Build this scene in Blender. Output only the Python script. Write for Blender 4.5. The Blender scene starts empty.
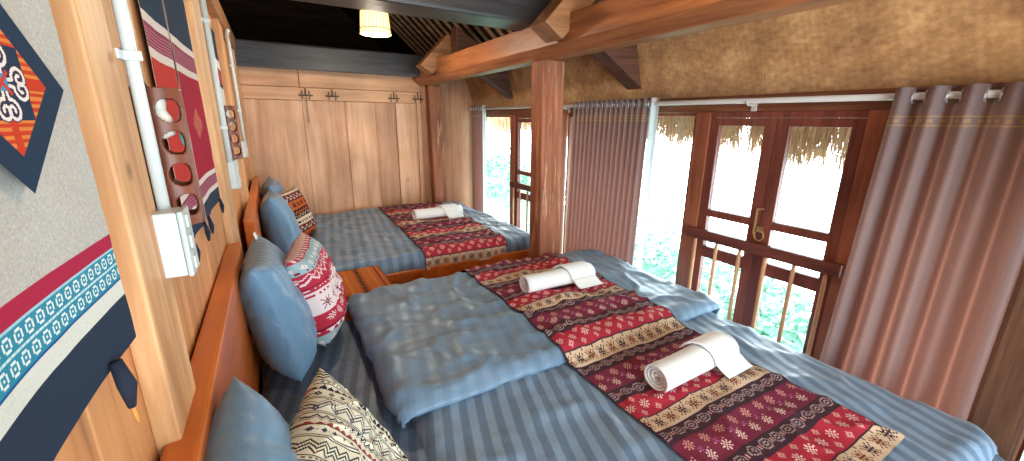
import bpy, bmesh, math, random
import numpy as np
from mathutils import Vector, Matrix, noise
R = random.Random(7)
PI = math.pi
col = bpy.context.scene.collection
scene = bpy.context.scene

# ------------------------------------------------------------------ camera
cam_d = bpy.data.cameras.new('camera')
cam = bpy.data.objects.new('camera', cam_d)
col.objects.link(cam)
cam_d.sensor_width = 36.0
cam_d.lens = 405.8 / 1024 * 36.0
cam_d.clip_start = 0.02
CAM = Vector((0, 0, 1.4))
cam.matrix_world = Matrix(((0.86313948, 0.12424402, -0.4894422, CAM.x),
                           (-0.50488362, 0.22979903, -0.83203662, CAM.y),
                           (0.00909777, 0.965275, 0.26107739, CAM.z),
                           (0, 0, 0, 1)))
scene.camera = cam

# ------------------------------------------------------------------ world, light, exposure
world = bpy.data.worlds.new('overcast_sky')
scene.world = world
world.use_nodes = True
wn = world.node_tree.nodes
wn['Background'].inputs[0].default_value = (0.80, 0.94, 1.0, 1)
wn['Background'].inputs[1].default_value = 6.5
scene.view_settings.view_transform = 'Standard'
scene.view_settings.look = 'None'
scene.view_settings.gamma = 1.0
scene.view_settings.use_curve_mapping = False
scene.view_settings.exposure = 1.0
scene.cycles.max_bounces = 10
scene.cycles.diffuse_bounces = 6
scene.cycles.transparent_max_bounces = 16
scene.cycles.sample_clamp_indirect = 6.0


def portal(name, loc, rot, sx, sy):
    l = bpy.data.lights.new(name, 'AREA')
    l.shape = 'RECTANGLE'
    l.size, l.size_y = sx, sy
    l.cycles.is_portal = True
    o = bpy.data.objects.new(name, l)
    col.objects.link(o)
    o.location, o.rotation_euler = loc, rot
    return o


portal('window_portal', (2.3, 2.2, 0.85), (0, PI / 2, 0), 1.4, 4.6)
portal('near_window_portal', (0.95, -1.72, 1.05), (PI / 2, 0, 0), 2.2, 1.8)


# ------------------------------------------------------------------ materials
def srgb(r, g, b):
    f = lambda c: (c / 255 / 12.92) if c / 255 <= 0.04045 else ((c / 255 + 0.055) / 1.055) ** 2.4
    return (f(r), f(g), f(b), 1)


def base_mat(name, rough=0.6, spec=0.3):
    m = bpy.data.materials.new(name)
    m.use_nodes = True
    p = m.node_tree.nodes['Principled BSDF']
    p.inputs['Roughness'].default_value = rough
    p.inputs['Specular IOR Level'].default_value = spec
    return m, m.node_tree, p


def plain(name, c, rough=0.6, spec=0.3, metal=0.0, var=0.12, scale=30):
    m, t, p = base_mat(name, rough, spec)
    n = t.nodes.new('ShaderNodeTexNoise')
    n.inputs['Scale'].default_value = scale
    n.inputs['Detail'].default_value = 3
    tc = t.nodes.new('ShaderNodeTexCoord')
    t.links.new(tc.outputs['Object'], n.inputs['Vector'])
    r = t.nodes.new('ShaderNodeValToRGB')
    r.color_ramp.elements[0].position, r.color_ramp.elements[1].position = 0.3, 0.7
    r.color_ramp.elements[0].color = tuple(x * (1 - var) for x in c[:3]) + (1,)
    r.color_ramp.elements[1].color = tuple(min(1, x * (1 + var)) for x in c[:3]) + (1,)
    t.links.new(n.outputs['Fac'], r.inputs[0])
    t.links.new(r.outputs[0], p.inputs['Base Color'])
    p.inputs['Metallic'].default_value = metal
    return m


def wood(name, dark, light, grain='z', rough=0.5, spec=0.3, fleck=None, scale=1.0, bump=0.25, knots=0.0):
    m, t, p = base_mat(name, rough, spec)
    L = t.links.new
    tc = t.nodes.new('ShaderNodeTexCoord')
    mp = t.nodes.new('ShaderNodeMapping')
    s = {'x': (1.2, 16, 16), 'y': (16, 1.2, 16), 'z': (16, 16, 1.2)}[grain]
    mp.inputs['Scale'].default_value = tuple(v * scale for v in s)
    L(tc.outputs['Object'], mp.inputs['Vector'])
    n = t.nodes.new('ShaderNodeTexNoise')
    n.inputs['Scale'].default_value = 1.6
    n.inputs['Detail'].default_value = 7
    n.inputs['Roughness'].default_value = 0.62
    n.inputs['Distortion'].default_value = 0.5
    L(mp.outputs[0], n.inputs['Vector'])
    r = t.nodes.new('ShaderNodeValToRGB')
    e = r.color_ramp.elements
    e[0].position, e[1].position = 0.32, 0.68
    e[0].color, e[1].color = dark, light
    L(n.outputs['Fac'], r.inputs[0])
    outc = r.outputs[0]
    n2 = t.nodes.new('ShaderNodeTexNoise')          # broad blotches of age
    n2.inputs['Scale'].default_value = 2.3
    n2.inputs['Detail'].default_value = 2
    L(tc.outputs['Object'], n2.inputs['Vector'])
    mr = t.nodes.new('ShaderNodeMapRange')
    mr.inputs['From Min'].default_value, mr.inputs['From Max'].default_value = 0.3, 0.7
    mr.inputs['To Min'].default_value, mr.inputs['To Max'].default_value = 0.8, 1.15
    L(n2.outputs['Fac'], mr.inputs['Value'])
    mx = t.nodes.new('ShaderNodeMix')
    mx.data_type = 'RGBA'
    mx.blend_type = 'MULTIPLY'
    mx.inputs['Factor'].default_value = 1
    L(outc, mx.inputs[6])
    L(mr.outputs[0], mx.inputs[7])
    outc = mx.outputs[2]
    if fleck:
        n3 = t.nodes.new('ShaderNodeTexNoise')
        n3.inputs['Scale'].default_value = 2.4
        n3.inputs['Detail'].default_value = 5
        n3.inputs['Roughness'].default_value = 0.7
        L(mp.outputs[0], n3.inputs['Vector'])
        r3 = t.nodes.new('ShaderNodeValToRGB')
        r3.color_ramp.elements[0].position, r3.color_ramp.elements[1].position = 0.56, 0.7
        L(n3.outputs['Fac'], r3.inputs[0])
        m2 = t.nodes.new('ShaderNodeMix')
        m2.data_type = 'RGBA'
        L(r3.outputs[0], m2.inputs['Factor'])
        L(outc, m2.inputs[6])
        m2.inputs[7].default_value = fleck
        outc = m2.outputs[2]
    if knots:
        v = t.nodes.new('ShaderNodeTexVoronoi')
        v.inputs['Scale'].default_value = knots
        L(tc.outputs['Object'], v.inputs['Vector'])
        r4 = t.nodes.new('ShaderNodeValToRGB')
        r4.color_ramp.elements[0].position, r4.color_ramp.elements[1].position = 0.03, 0.1
        L(v.outputs['Distance'], r4.inputs[0])
        m3 = t.nodes.new('ShaderNodeMix')
        m3.data_type = 'RGBA'
        L(r4.outputs[0], m3.inputs['Factor'])
        m3.inputs[6].default_value = tuple(x * 0.35 for x in dark[:3]) + (1,)
        L(outc, m3.inputs[7])
        outc = m3.outputs[2]
    L(outc, p.inputs['Base Color'])
    b = t.nodes.new('ShaderNodeBump')
    b.inputs['Strength'].default_value = bump
    b.inputs['Distance'].default_value = 0.004
    L(n.outputs['Fac'], b.inputs['Height'])
    L(b.outputs[0], p.inputs['Normal'])
    return m


def woven(name, rough=0.85, bump=0.3, scale=260, sheen=0.0):
    """colour from the weave itself (one colour per woven cell), with thread bump"""
    m, t, p = base_mat(name, rough, 0.15)
    L = t.links.new
    a = t.nodes.new('ShaderNodeAttribute')
    a.attribute_name = 'Weave'
    tc = t.nodes.new('ShaderNodeTexCoord')
    n = t.nodes.new('ShaderNodeTexNoise')
    n.inputs['Scale'].default_value = scale
    L(tc.outputs['Object'], n.inputs['Vector'])
    mr = t.nodes.new('ShaderNodeMapRange')
    mr.inputs['To Min'].default_value, mr.inputs['To Max'].default_value = 0.82, 1.12
    L(n.outputs['Fac'], mr.inputs['Value'])
    mx = t.nodes.new('ShaderNodeMix')
    mx.data_type = 'RGBA'
    mx.blend_type = 'MULTIPLY'
    mx.inputs['Factor'].default_value = 1
    L(a.outputs['Color'], mx.inputs[6])
    L(mr.outputs[0], mx.inputs[7])
    L(mx.outputs[2], p.inputs['Base Color'])
    b = t.nodes.new('ShaderNodeBump')
    b.inputs['Strength'].default_value = bump
    b.inputs['Distance'].default_value = 0.002
    L(n.outputs['Fac'], b.inputs['Height'])
    L(b.outputs[0], p.inputs['Normal'])
    p.inputs['Sheen Weight'].default_value = sheen
    return m


def satin(name, c1, c2, angle, period, rough=0.42):
    """blue satin-stripe bed linen; stripes run along the direction given by angle"""
    m, t, p = base_mat(name, rough, 0.4)
    L = t.links.new
    tc = t.nodes.new('ShaderNodeTexCoord')
    mp = t.nodes.new('ShaderNodeMapping')
    mp.inputs['Rotation'].default_value = (0, 0, angle)
    L(tc.outputs['Object'], mp.inputs['Vector'])
    w = t.nodes.new('ShaderNodeTexWave')
    w.wave_type = 'BANDS'
    w.bands_direction = 'X'
    w.inputs['Scale'].default_value = 2 * PI / period / 20
    w.inputs['Distortion'].default_value = 0.25
    w.inputs['Detail'].default_value = 0.5
    L(mp.outputs[0], w.inputs['Vector'])
    r = t.nodes.new('ShaderNodeValToRGB')
    r.color_ramp.elements[0].position, r.color_ramp.elements[1].position = 0.42, 0.58
    r.color_ramp.elements[0].color, r.color_ramp.elements[1].color = c1, c2
    L(w.outputs['Fac'], r.inputs[0])
    L(r.outputs[0], p.inputs['Base Color'])
    rr = t.nodes.new('ShaderNodeMapRange')
    rr.inputs['To Min'].default_value, rr.inputs['To Max'].default_value = rough + 0.12, rough - 0.06
    L(w.outputs['Fac'], rr.inputs['Value'])
    L(rr.outputs[0], p.inputs['Roughness'])
    n = t.nodes.new('ShaderNodeTexNoise')
    n.inputs['Scale'].default_value = 14
    n.inputs['Detail'].default_value = 4
    n.inputs['Distortion'].default_value = 1.0
    L(tc.outputs['Object'], n.inputs['Vector'])
    b = t.nodes.new('ShaderNodeBump')
    b.inputs['Strength'].default_value = 0.35
    b.inputs['Distance'].default_value = 0.012
    L(n.outputs['Fac'], b.inputs['Height'])
    L(b.outputs[0], p.inputs['Normal'])
    p.inputs['Sheen Weight'].default_value = 0.15
    return m


def cloth_thin(name, c, trans, band=None, rough=0.8):
    m, t, p = base_mat(name, rough, 0.15)
    L = t.links.new
    out = t.nodes['Material Output']
    tc = t.nodes.new('ShaderNodeTexCoord')
    n = t.nodes.new('ShaderNodeTexNoise')
    n.inputs['Scale'].default_value = 220
    L(tc.outputs['Object'], n.inputs['Vector'])
    r = t.nodes.new('ShaderNodeValToRGB')
    r.color_ramp.elements[0].position, r.color_ramp.elements[1].position = 0.3, 0.7
    r.color_ramp.elements[0].color = tuple(x * 0.85 for x in c[:3]) + (1,)
    r.color_ramp.elements[1].color = tuple(min(1, x * 1.12) for x in c[:3]) + (1,)
    L(n.outputs['Fac'], r.inputs[0])
    L(r.outputs[0], p.inputs['Base Color'])
    tr = t.nodes.new('ShaderNodeBsdfTranslucent')
    tr.inputs['Color'].default_value = trans
    mx = t.nodes.new('ShaderNodeMixShader')
    mx.inputs[0].default_value = 0.28
    L(p.outputs[0], mx.inputs[1])
    L(tr.outputs[0], mx.inputs[2])
    L(mx.outputs[0], out.inputs['Surface'])
    return m


def glass(name):
    m = bpy.data.materials.new(name)
    m.use_nodes = True
    t = m.node_tree
    t.nodes.remove(t.nodes['Principled BSDF'])
    L = t.links.new
    tr = t.nodes.new('ShaderNodeBsdfTransparent')
    tr.inputs[0].default_value = (0.94, 0.97, 0.97, 1)
    gl = t.nodes.new('ShaderNodeBsdfGlossy')
    gl.inputs['Roughness'].default_value = 0.02
    lw = t.nodes.new('ShaderNodeLayerWeight')
    lw.inputs['Blend'].default_value = 0.5
    pw = t.nodes.new('ShaderNodeMath')
    pw.operation = 'POWER'
    pw.inputs[1].default_value = 5
    L(lw.outputs['Facing'], pw.inputs[0])
    fr = t.nodes.new('ShaderNodeMath')
    fr.operation = 'MULTIPLY_ADD'
    fr.inputs[1].default_value, fr.inputs[2].default_value = 0.6, 0.03
    L(pw.outputs[0], fr.inputs[0])
    mx = t.nodes.new('ShaderNodeMixShader')
    L(fr.outputs[0], mx.inputs[0])
    L(tr.outputs[0], mx.inputs[1])
    L(gl.outputs[0], mx.inputs[2])
    L(mx.outputs[0], t.nodes['Material Output'].inputs['Surface'])
    return m


def emit(name, c, s):
    m, t, p = base_mat(name)
    p.inputs['Base Color'].default_value = c
    p.inputs['Emission Color'].default_value = c
    p.inputs['Emission Strength'].default_value = s
    return m


def mat_weave(name):
    """split-bamboo matting: two strip directions woven in small blocks"""
    m, t, p = base_mat(name, 0.55, 0.3)
    L = t.links.new
    tc = t.nodes.new('ShaderNodeTexCoord')
    mp = t.nodes.new('ShaderNodeMapping')
    mp.inputs['Scale'].default_value = (0, 26, 60)
    mp.inputs['Rotation'].default_value = (0.5, 0, 0)
    L(tc.outputs['Object'], mp.inputs['Vector'])
    n = t.nodes.new('ShaderNodeTexNoise')
    n.inputs['Scale'].default_value = 1.0
    n.inputs['Detail'].default_value = 5
    L(mp.outputs[0], n.inputs['Vector'])
    mp2 = t.nodes.new('ShaderNodeMapping')
    mp2.inputs['Scale'].default_value = (0, 55, 24)
    mp2.inputs['Rotation'].default_value = (-0.4, 0, 0)
    L(tc.outputs['Object'], mp2.inputs['Vector'])
    ck = t.nodes.new('ShaderNodeTexChecker')
    ck.inputs['Scale'].default_value = 1.0
    L(mp2.outputs[0], ck.inputs['Vector'])
    n2 = t.nodes.new('ShaderNodeTexNoise')
    n2.inputs['Scale'].default_value = 5.5
    n2.inputs['Detail'].default_value = 4
    n2.inputs['Roughness'].default_value = 0.65
    L(tc.outputs['Object'], n2.inputs['Vector'])
    ad = t.nodes.new('ShaderNodeMath')
    ad.operation = 'MULTIPLY_ADD'
    ad.inputs[1].default_value = 0.45
    L(n.outputs['Fac'], ad.inputs[0])
    L(n2.outputs['Fac'], ad.inputs[2])
    ad2 = t.nodes.new('ShaderNodeMath')
    ad2.operation = 'MULTIPLY_ADD'
    ad2.inputs[1].default_value = 0.05
    L(ck.outputs['Fac'], ad2.inputs[0])
    L(ad.outputs[0], ad2.inputs[2])
    r = t.nodes.new('ShaderNodeValToRGB')
    e = r.color_ramp.elements
    e[0].position, e[1].position = 0.5, 0.98
    e[0].color, e[1].color = srgb(138, 104, 72), srgb(206, 170, 124)
    x = e.new(0.74)
    x.color = srgb(172, 134, 94)
    L(ad2.outputs[0], r.inputs[0])
    L(r.outputs[0], p.inputs['Base Color'])
    b = t.nodes.new('ShaderNodeBump')
    b.inputs['Strength'].default_value = 0.4
    b.inputs['Distance'].default_value = 0.004
    L(ad2.outputs[0], b.inputs['Height'])
    L(b.outputs[0], p.inputs['Normal'])
    return m


M = {}
M['stile'] = wood('honey_plank', srgb(178, 124, 80), srgb(222, 174, 124), 'z', 0.5, 0.35, knots=5)
M['board'] = wood('orange_board', srgb(176, 114, 68), srgb(212, 152, 100), 'z', 0.5, 0.3)
M['back'] = wood('pale_brown_plank', srgb(190, 138, 104), srgb(226, 180, 146), 'z', 0.55, 0.25, scale=0.55, knots=2.3)
M['back2'] = wood('rose_brown_plank', srgb(160, 110, 82), srgb(196, 148, 116), 'z', 0.55, 0.25, scale=0.6)
M['backh'] = wood('pale_brown_rail', srgb(192, 138, 102), srgb(226, 178, 140), 'x', 0.55, 0.25, scale=0.6)
M['lacquer'] = wood('lacquered_orange_wood', srgb(190, 92, 32), srgb(220, 124, 54), 'y', 0.28, 0.5, scale=0.6, bump=0.05)
M['black'] = wood('soot_black_timber', srgb(26, 25, 28), srgb(62, 60, 64), 'x', 0.45, 0.5, bump=0.3)
M['beam'] = wood('red_brown_timber', srgb(124, 72, 46), srgb(178, 114, 68), 'y', 0.45, 0.4)
M['beamx'] = wood('brown_strut_timber', srgb(120, 78, 50), srgb(176, 126, 86), 'x', 0.5, 0.35)
M['darkstrut'] = wood('dark_strut_timber', srgb(58, 36, 30), srgb(104, 68, 54), 'x', 0.5, 0.35)
M['post'] = wood('rough_red_brown_post', srgb(118, 66, 46), srgb(170, 108, 78), 'z', 0.6, 0.25, fleck=srgb(206, 160, 124), bump=0.6)
M['postdark'] = wood('rough_dark_post', srgb(64, 42, 32), srgb(112, 78, 58), 'z', 0.6, 0.25, bump=0.5)
M['door'] = wood('stained_door_wood', srgb(98, 48, 40), srgb(140, 76, 62), 'z', 0.4, 0.4)
M['doorh'] = wood('stained_rail_wood', srgb(84, 42, 36), srgb(124, 66, 54), 'y', 0.4, 0.4)
M['jamb'] = wood('brown_jamb_wood', srgb(134, 72, 50), srgb(172, 104, 74), 'z', 0.42, 0.4)
M['lintel'] = wood('brown_lintel_wood', srgb(100, 56, 38), srgb(146, 92, 62), 'y', 0.45, 0.4)
M['baluster'] = wood('pale_turned_wood', srgb(184, 130, 92), srgb(214, 164, 122), 'z', 0.5, 0.3)
M['mat'] = mat_weave('split_bamboo_matting')
M['thatch'] = wood('dry_straw', srgb(168, 136, 100), srgb(228, 200, 162), 'z', 0.9, 0.1, scale=2)
M['roof'] = wood('smoked_thatch', srgb(22, 15, 12), srgb(50, 36, 28), 'x', 0.9, 0.1)
M['lath'] = wood('smoked_bamboo', srgb(96, 70, 52), srgb(156, 120, 90), 'x', 0.7, 0.2)
M['floor'] = wood('brown_floor_planks', srgb(96, 60, 40), srgb(140, 92, 62), 'y', 0.5, 0.3)
M['blue_duvet'] = satin('blue_satin_stripe', srgb(94, 118, 144), srgb(126, 152, 178), 0.30, 0.055)
M['blue_duvet_far'] = satin('blue_satin_stripe_far', srgb(96, 120, 144), srgb(114, 140, 166), 0.12, 0.07)
M['blue_plain'] = satin('blue_satin_plain', srgb(104, 130, 154), srgb(110, 138, 164), 0.2, 0.06)
M['sheet'] = satin('slate_stripe_sheet', srgb(62, 80, 102), srgb(80, 102, 128), 0.25, 0.05)
M['blue_pillow'] = satin('blue_pillow_satin', srgb(94, 130, 160), srgb(96, 132, 163), 0.2, 0.05, 0.45)
M['weave'] = woven('woven_cotton')
M['linen'] = woven('handwoven_linen', 0.9, 0.25, 400)
M['towel'] = plain('white_terry', srgb(228, 230, 230), 0.95, 0.1, var=0.05, scale=300)
M['tag'] = plain('white_label', srgb(225, 225, 222), 0.7, var=0.03)
M['plastic'] = plain('white_plastic', srgb(200, 206, 204), 0.35, 0.5, var=0.02)
M['plastic2'] = plain('grey_plastic', srgb(186, 194, 192), 0.35, 0.5, var=0.02)
M['rod'] = plain('white_painted_metal', srgb(205, 198, 192), 0.35, 0.5, var=0.03)
M['ring'] = plain('pale_steel', srgb(200, 200, 205), 0.3, 0.5, metal=0.6, var=0.03)
M['metal'] = plain('dull_iron', srgb(96, 84, 74), 0.45, 0.5, metal=0.7)
M['brass'] = plain('worn_brass', srgb(190, 160, 110), 0.35, 0.5, metal=0.8)
M['sconce'] = wood('dark_bamboo_tube', srgb(84, 40, 26), srgb(132, 72, 50), 'z', 0.4, 0.4)
M['bulb'] = plain('unlit_bulb_glass', srgb(220, 214, 200), 0.2, 0.5, var=0.02)
M['cord'] = plain('black_cord', srgb(30, 26, 26), 0.6)
M['dark_thread'] = plain('dark_indigo_thread', srgb(30, 36, 52), 0.9)
M['orange_thread'] = plain('tan_thread', srgb(190, 130, 70), 0.9)
M['curtain'] = cloth_thin('mauve_curtain', srgb(138, 124, 124), srgb(164, 100, 84))
M['gold'] = cloth_thin('gold_curtain_band', srgb(182, 146, 108), srgb(170, 130, 96))
M['lining'] = cloth_thin('pale_lining', srgb(220, 222, 226), srgb(225, 230, 235))
M['glass'] = glass('window_glass')
M['shade'] = emit('lit_bamboo_shade', (1.0, 0.72, 0.26, 1), 1.5)
M['bulb_lit'] = emit('lit_bulb', (1.0, 0.85, 0.5, 1), 25)
M['lampwood'] = plain('bamboo_lamp_ring', srgb(150, 96, 40), 0.5)
M['hill'] = plain('grassy_slope', srgb(140, 176, 156), 0.95, 0.05, var=0.25, scale=3)
M['leaf'] = plain('pale_leaves', srgb(140, 180, 158), 0.8, 0.1, var=0.3, scale=6)


# ------------------------------------------------------------------ mesh helpers
class MB:
    def __init__(s):
        s.v, s.f, s.m = [], [], []

    def add(s, vs, fs, mi=0):
        o = len(s.v)
        s.v += [tuple(v) for v in vs]
        s.f += [tuple(i + o for i in f) for f in fs]
        s.m += [mi] * len(fs)
        return s

    def box(s, x0, x1, y0, y1, z0, z1, mi=0, T=None):
        vs = [Vector((x, y, z)) for z in (z0, z1) for y in (y0, y1) for x in (x0, x1)]
        if T:
            vs = [T @ v for v in vs]
        return s.add(vs, [(0, 2, 3, 1), (4, 5, 7, 6), (0, 1, 5, 4), (2, 6, 7, 3), (0, 4, 6, 2), (1, 3, 7, 5)], mi)

    def hexa(s, lo, hi, mi=0):
        """solid between two quads given in the same order"""
        return s.add(list(lo) + list(hi), [(3, 2, 1, 0), (4, 5, 6, 7)] + [(i, (i + 1) % 4, (i + 1) % 4 + 4, i + 4) for i in range(4)], mi)

    def prism(s, poly, a, b, axis, mi=0):
        """polygon in the plane normal to axis, extruded from a to b"""
        def P(p, h):
            return {'x': (h, p[0], p[1]), 'y': (p[0], h, p[1]), 'z': (p[0], p[1], h)}[axis]
        n = len(poly)
        return s.add([P(p, a) for p in poly] + [P(p, b) for p in poly],
                     [tuple(range(n - 1, -1, -1)), tuple(range(n, 2 * n))] + [(i, (i + 1) % n, (i + 1) % n + n, i + n) for i in range(n)], mi)

    def tube(s, pts, r, seg=10, mi=0, cap=True, closed=False):
        pts = [Vector(p) for p in pts]
        n = len(pts)
        rs = r if isinstance(r, (list, tuple)) else [r] * n
        vs, prev = [], None
        for i, p in enumerate(pts):
            if closed:
                t = pts[(i + 1) % n] - pts[i - 1]
            else:
                t = pts[min(i + 1, n - 1)] - pts[max(i - 1, 0)]
            t.normalize()
            if prev is None:
                u = t.cross(Vector((0, 0, 1)) if abs(t.z) < .9 else Vector((1, 0, 0))).normalized()
            else:
                u = (prev - t * prev.dot(t)).normalized()
            prev = u
            w = t.cross(u)
            for k in range(seg):
                a = 2 * PI * k / seg
                vs.append(p + (u * math.cos(a) + w * math.sin(a)) * rs[i])
        fs = []
        for i in range(n if closed else n - 1):
            j = (i + 1) % n
            for k in range(seg):
                k2 = (k + 1) % seg
                fs.append((i * seg + k, i * seg + k2, j * seg + k2, j * seg + k))
        if cap and not closed:
            fs.append(tuple(range(seg - 1, -1, -1)))
            fs.append(tuple((n - 1) * seg + k for k in range(seg)))
        return s.add(vs, fs, mi)

    def lathe(s, prof, c, seg=24, mi=0):
        """profile of (radius, z) turned about the vertical through c"""
        vs, fs = [], []
        n = len(prof)
        for k in range(seg):
            a = 2 * PI * k / seg
            for r, z in prof:
                vs.append((c[0] + r * math.cos(a), c[1] + r * math.sin(a), c[2] + z))
        for k in range(seg):
            k2 = (k + 1) % seg
            for i in range(n - 1):
                fs.append((k * n + i, k2 * n + i, k2 * n + i + 1, k * n + i + 1))
        return s.add(vs, fs, mi)

    def build(s, name, mats, parent=None, smooth=False, bevel=0.0, weave=None, subs=0):
        me = bpy.data.meshes.new(name)
        me.from_pydata([tuple(v) for v in s.v], [], s.f)
        mats = mats if isinstance(mats, (list, tuple)) else [mats]
        for m in mats:
            me.materials.append(m)
        me.polygons.foreach_set('material_index', s.m)
        if weave is not None:
            at = me.attributes.new('Weave', 'FLOAT_COLOR', 'FACE')
            at.data.foreach_set('color', np.asarray(weave, dtype=np.float32).ravel())
        if bevel:
            bm = bmesh.new()
            bm.from_mesh(me)
            bm.normal_update()
            es = [e for e in bm.edges if len(e.link_faces) == 2 and e.calc_face_angle(0) > 0.6]
            bmesh.ops.bevel(bm, geom=es, offset=bevel, segments=2, affect='EDGES', profile=0.6, clamp_overlap=True)
            bm.to_mesh(me)
            bm.free()
        if smooth:
            me.polygons.foreach_set('use_smooth', [True] * len(me.polygons))
        me.update()
        o = bpy.data.objects.new(name, me)
        col.objects.link(o)
        if parent:
            o.parent = parent
        return o


def tag(o, label, cat, group=None, kind=None):
    o['label'], o['category'] = label, cat
    if group:
        o['group'] = group
    if kind:
        o['kind'] = kind
    return o


def struct(o):
    o['kind'] = 'structure'
    return o


def empty(name, loc=(0, 0, 0), rz=0.0):
    o = bpy.data.objects.new(name, None)
    o.empty_display_size = 0.1
    col.objects.link(o)
    o.location = loc
    o.rotation_euler = (0, 0, rz)
    return o


def copy_tree(o, parent=None):
    c = o.copy()
    col.objects.link(c)
    c.parent = parent
    for ch in list(o.children):
        copy_tree(ch, c)
    return c


def sheet(mb, fn, nu, nv, thick=0.0, mi=0):
    """surface fn(u, v) -> Vector over a grid; with thickness it becomes a closed shell.
    Returns face count of the upper skin (first in order, v outer, u inner)."""
    g = [[Vector(fn(i / nu, j / nv)) for i in range(nu + 1)] for j in range(nv + 1)]
    vs = [p for row in g for p in row]
    W = nu + 1
    fs = [(j * W + i, j * W + i + 1, (j + 1) * W + i + 1, (j + 1) * W + i) for j in range(nv) for i in range(nu)]
    if thick:
        lo = []
        for j in range(nv + 1):
            for i in range(nu + 1):
                a = g[j][min(i + 1, nu)] - g[j][max(i - 1, 0)]
                b = g[min(j + 1, nv)][i] - g[max(j - 1, 0)][i]
                n = a.cross(b)
                n = n.normalized() if n.length > 1e-12 else Vector((0, 0, 1))
                lo.append(g[j][i] - n * thick)
        K = len(vs)
        vs += lo
        fs += [tuple(K + q for q in reversed(f)) for f in fs[:nu * nv]]
        rim = [i for i in range(W)] + [j * W + nu for j in range(1, nv + 1)] + [nv * W + i for i in range(nu - 1, -1, -1)] + [j * W for j in range(nv - 1, 0, -1)]
        for a, b in zip(rim, rim[1:] + rim[:1]):
            fs.append((b, a, a + K, b + K))
    mb.add(vs, fs, mi)
    return nu * nv


def weave_cols(canvas, total, fill=None):
    """canvas: rows v, columns u of linear rgb -> one colour per face; the remaining faces repeat the mirror/fill"""
    c = canvas.reshape(-1, 3)
    n = len(c)
    out = np.ones((total, 4), dtype=np.float32)
    out[:n, :3] = c
    if total > n:
        rest = total - n
        if rest >= n:
            out[n:2 * n, :3] = c
            out[2 * n:, :3] = c.mean(axis=0) * 0.8
        else:
            out[n:, :3] = c.mean(axis=0) * 0.8
    return out


def lin(r, g, b):
    return np.array(srgb(r, g, b)[:3])


# ------------------------------------------------------------------ woven pattern painters (one cell = one thread group)
def stamp(cv, bmp, r0, c0, color):
    for i, line in enumerate(bmp):
        for j, ch in enumerate(line):
            if ch == '#':
                r, c = r0 + i, c0 + j
                if 0 <= r < cv.shape[0] and 0 <= c < cv.shape[1]:
                    cv[r, c] = color


FLOWER = ["...#...", ".#.#.#.", "..#.#..", "##.#.##", "..#.#..", ".#.#.#.", "...#..."]
TREE = ["..#...#..", "#..#.#..#", ".#.###.#.", "..#.#.#..", ".#######.", "..#.#.#..", ".#.###.#.", "#..#.#..#", "..#...#.."]
CELL = ["..#####..", ".#.....#.", "#..###..#", "#.#...#.#", "#..###..#", ".#.....#.", "..#####.."]
EYE = ["...#...", "..###..", ".##.##.", "..###..", "...#..."]
CROSS = ["..#..", ".###.", "##.##", ".###.", "..#.."]
SNOW = ["#...#...#", ".#..#..#.", "..#.#.#..", "...###...", "####.####", "...###...", "..#.#.#..", ".#..#..#.", "#...#...#"]


def row_of(cv, bmp, r0, step, color, off=0, alt=None):
    k = 0
    for c0 in range(off - step, cv.shape[1] + step, step):
        stamp(cv, bmp, r0, c0, color if (alt is None or k % 2 == 0) else alt)
        k += 1


def zigzag(cv, r0, h, period, color, th=1, off=0):
    for c in range(cv.shape[1]):
        ph = ((c + off) % period) / period
        y = int(round(r0 + h * (1 - abs(2 * ph - 1))))
        for t in range(th):
            if 0 <= y + t < cv.shape[0]:
                cv[y + t, c] = color


def triangles(cv, r0, h, period, color, up=True):
    for c in range(cv.shape[1]):
        ph = (c % period) / period
        k = int(round(h * (1 - abs(2 * ph - 1))))
        if up:
            cv[max(0, r0 + h - k):r0 + h, c] = color
        else:
            cv[r0:r0 + k, c] = color


def runner_canvas(rows, cols, shift=0):
    cv = np.zeros((rows, cols, 3))
    black, cream = lin(66, 44, 54), lin(208, 182, 154)
    brown, mar, red = lin(120, 58, 44), lin(118, 44, 66), lin(170, 46, 66)
    pink, grey, white = lin(206, 150, 140), lin(164, 140, 142), lin(226, 196, 186)
    r = -shift
    units = ['cream', 'dark', 'maroon', 'dark', 'red']
    hts = {'cream': 14, 'dark': 11, 'maroon': 21, 'dark2': 11, 'red': 19}
    k = 0
    while r < rows:
        u = units[k % 5]
        h = hts[u]
        a, b = max(0, r), min(rows, r + h)
        if b > a:
            cv[a:b] = {'cream': cream, 'dark': black, 'maroon': mar, 'red': red}[u]
            if u == 'cream':
                row_of(cv, TREE, r + 3, 11, brown, 2, black)
                row_of(cv, ["#", "#"], r + 1, 11, black, 12)
            elif u == 'dark':
                row_of(cv, CELL, r + 2, 12, grey, 1)
                row_of(cv, ["#", "#", "#"], r + 4, 12, pink, -1)
            elif u == 'maroon':
                row_of(cv, FLOWER, r + 2, 14, pink, 3)
                row_of(cv, FLOWER, r + 12, 14, white, 10)
                row_of(cv, ["#.#", ".#.", "#.#"], r + 9, 14, lin(170, 90, 150), 1)
                row_of(cv, ["#"], r + 11, 7, pink, 4)
            else:
                row_of(cv, FLOWER, r + 6, 13, white, 4)
                row_of(cv, CROSS, r + 1, 13, pink, 11)
                row_of(cv, CROSS, r + 13, 13, pink, 11)
            if r >= 0:
                cv[r] = black
        r += h
        k += 1
    cv[:, 0] = cv[:, -1] = black
    return cv


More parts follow.
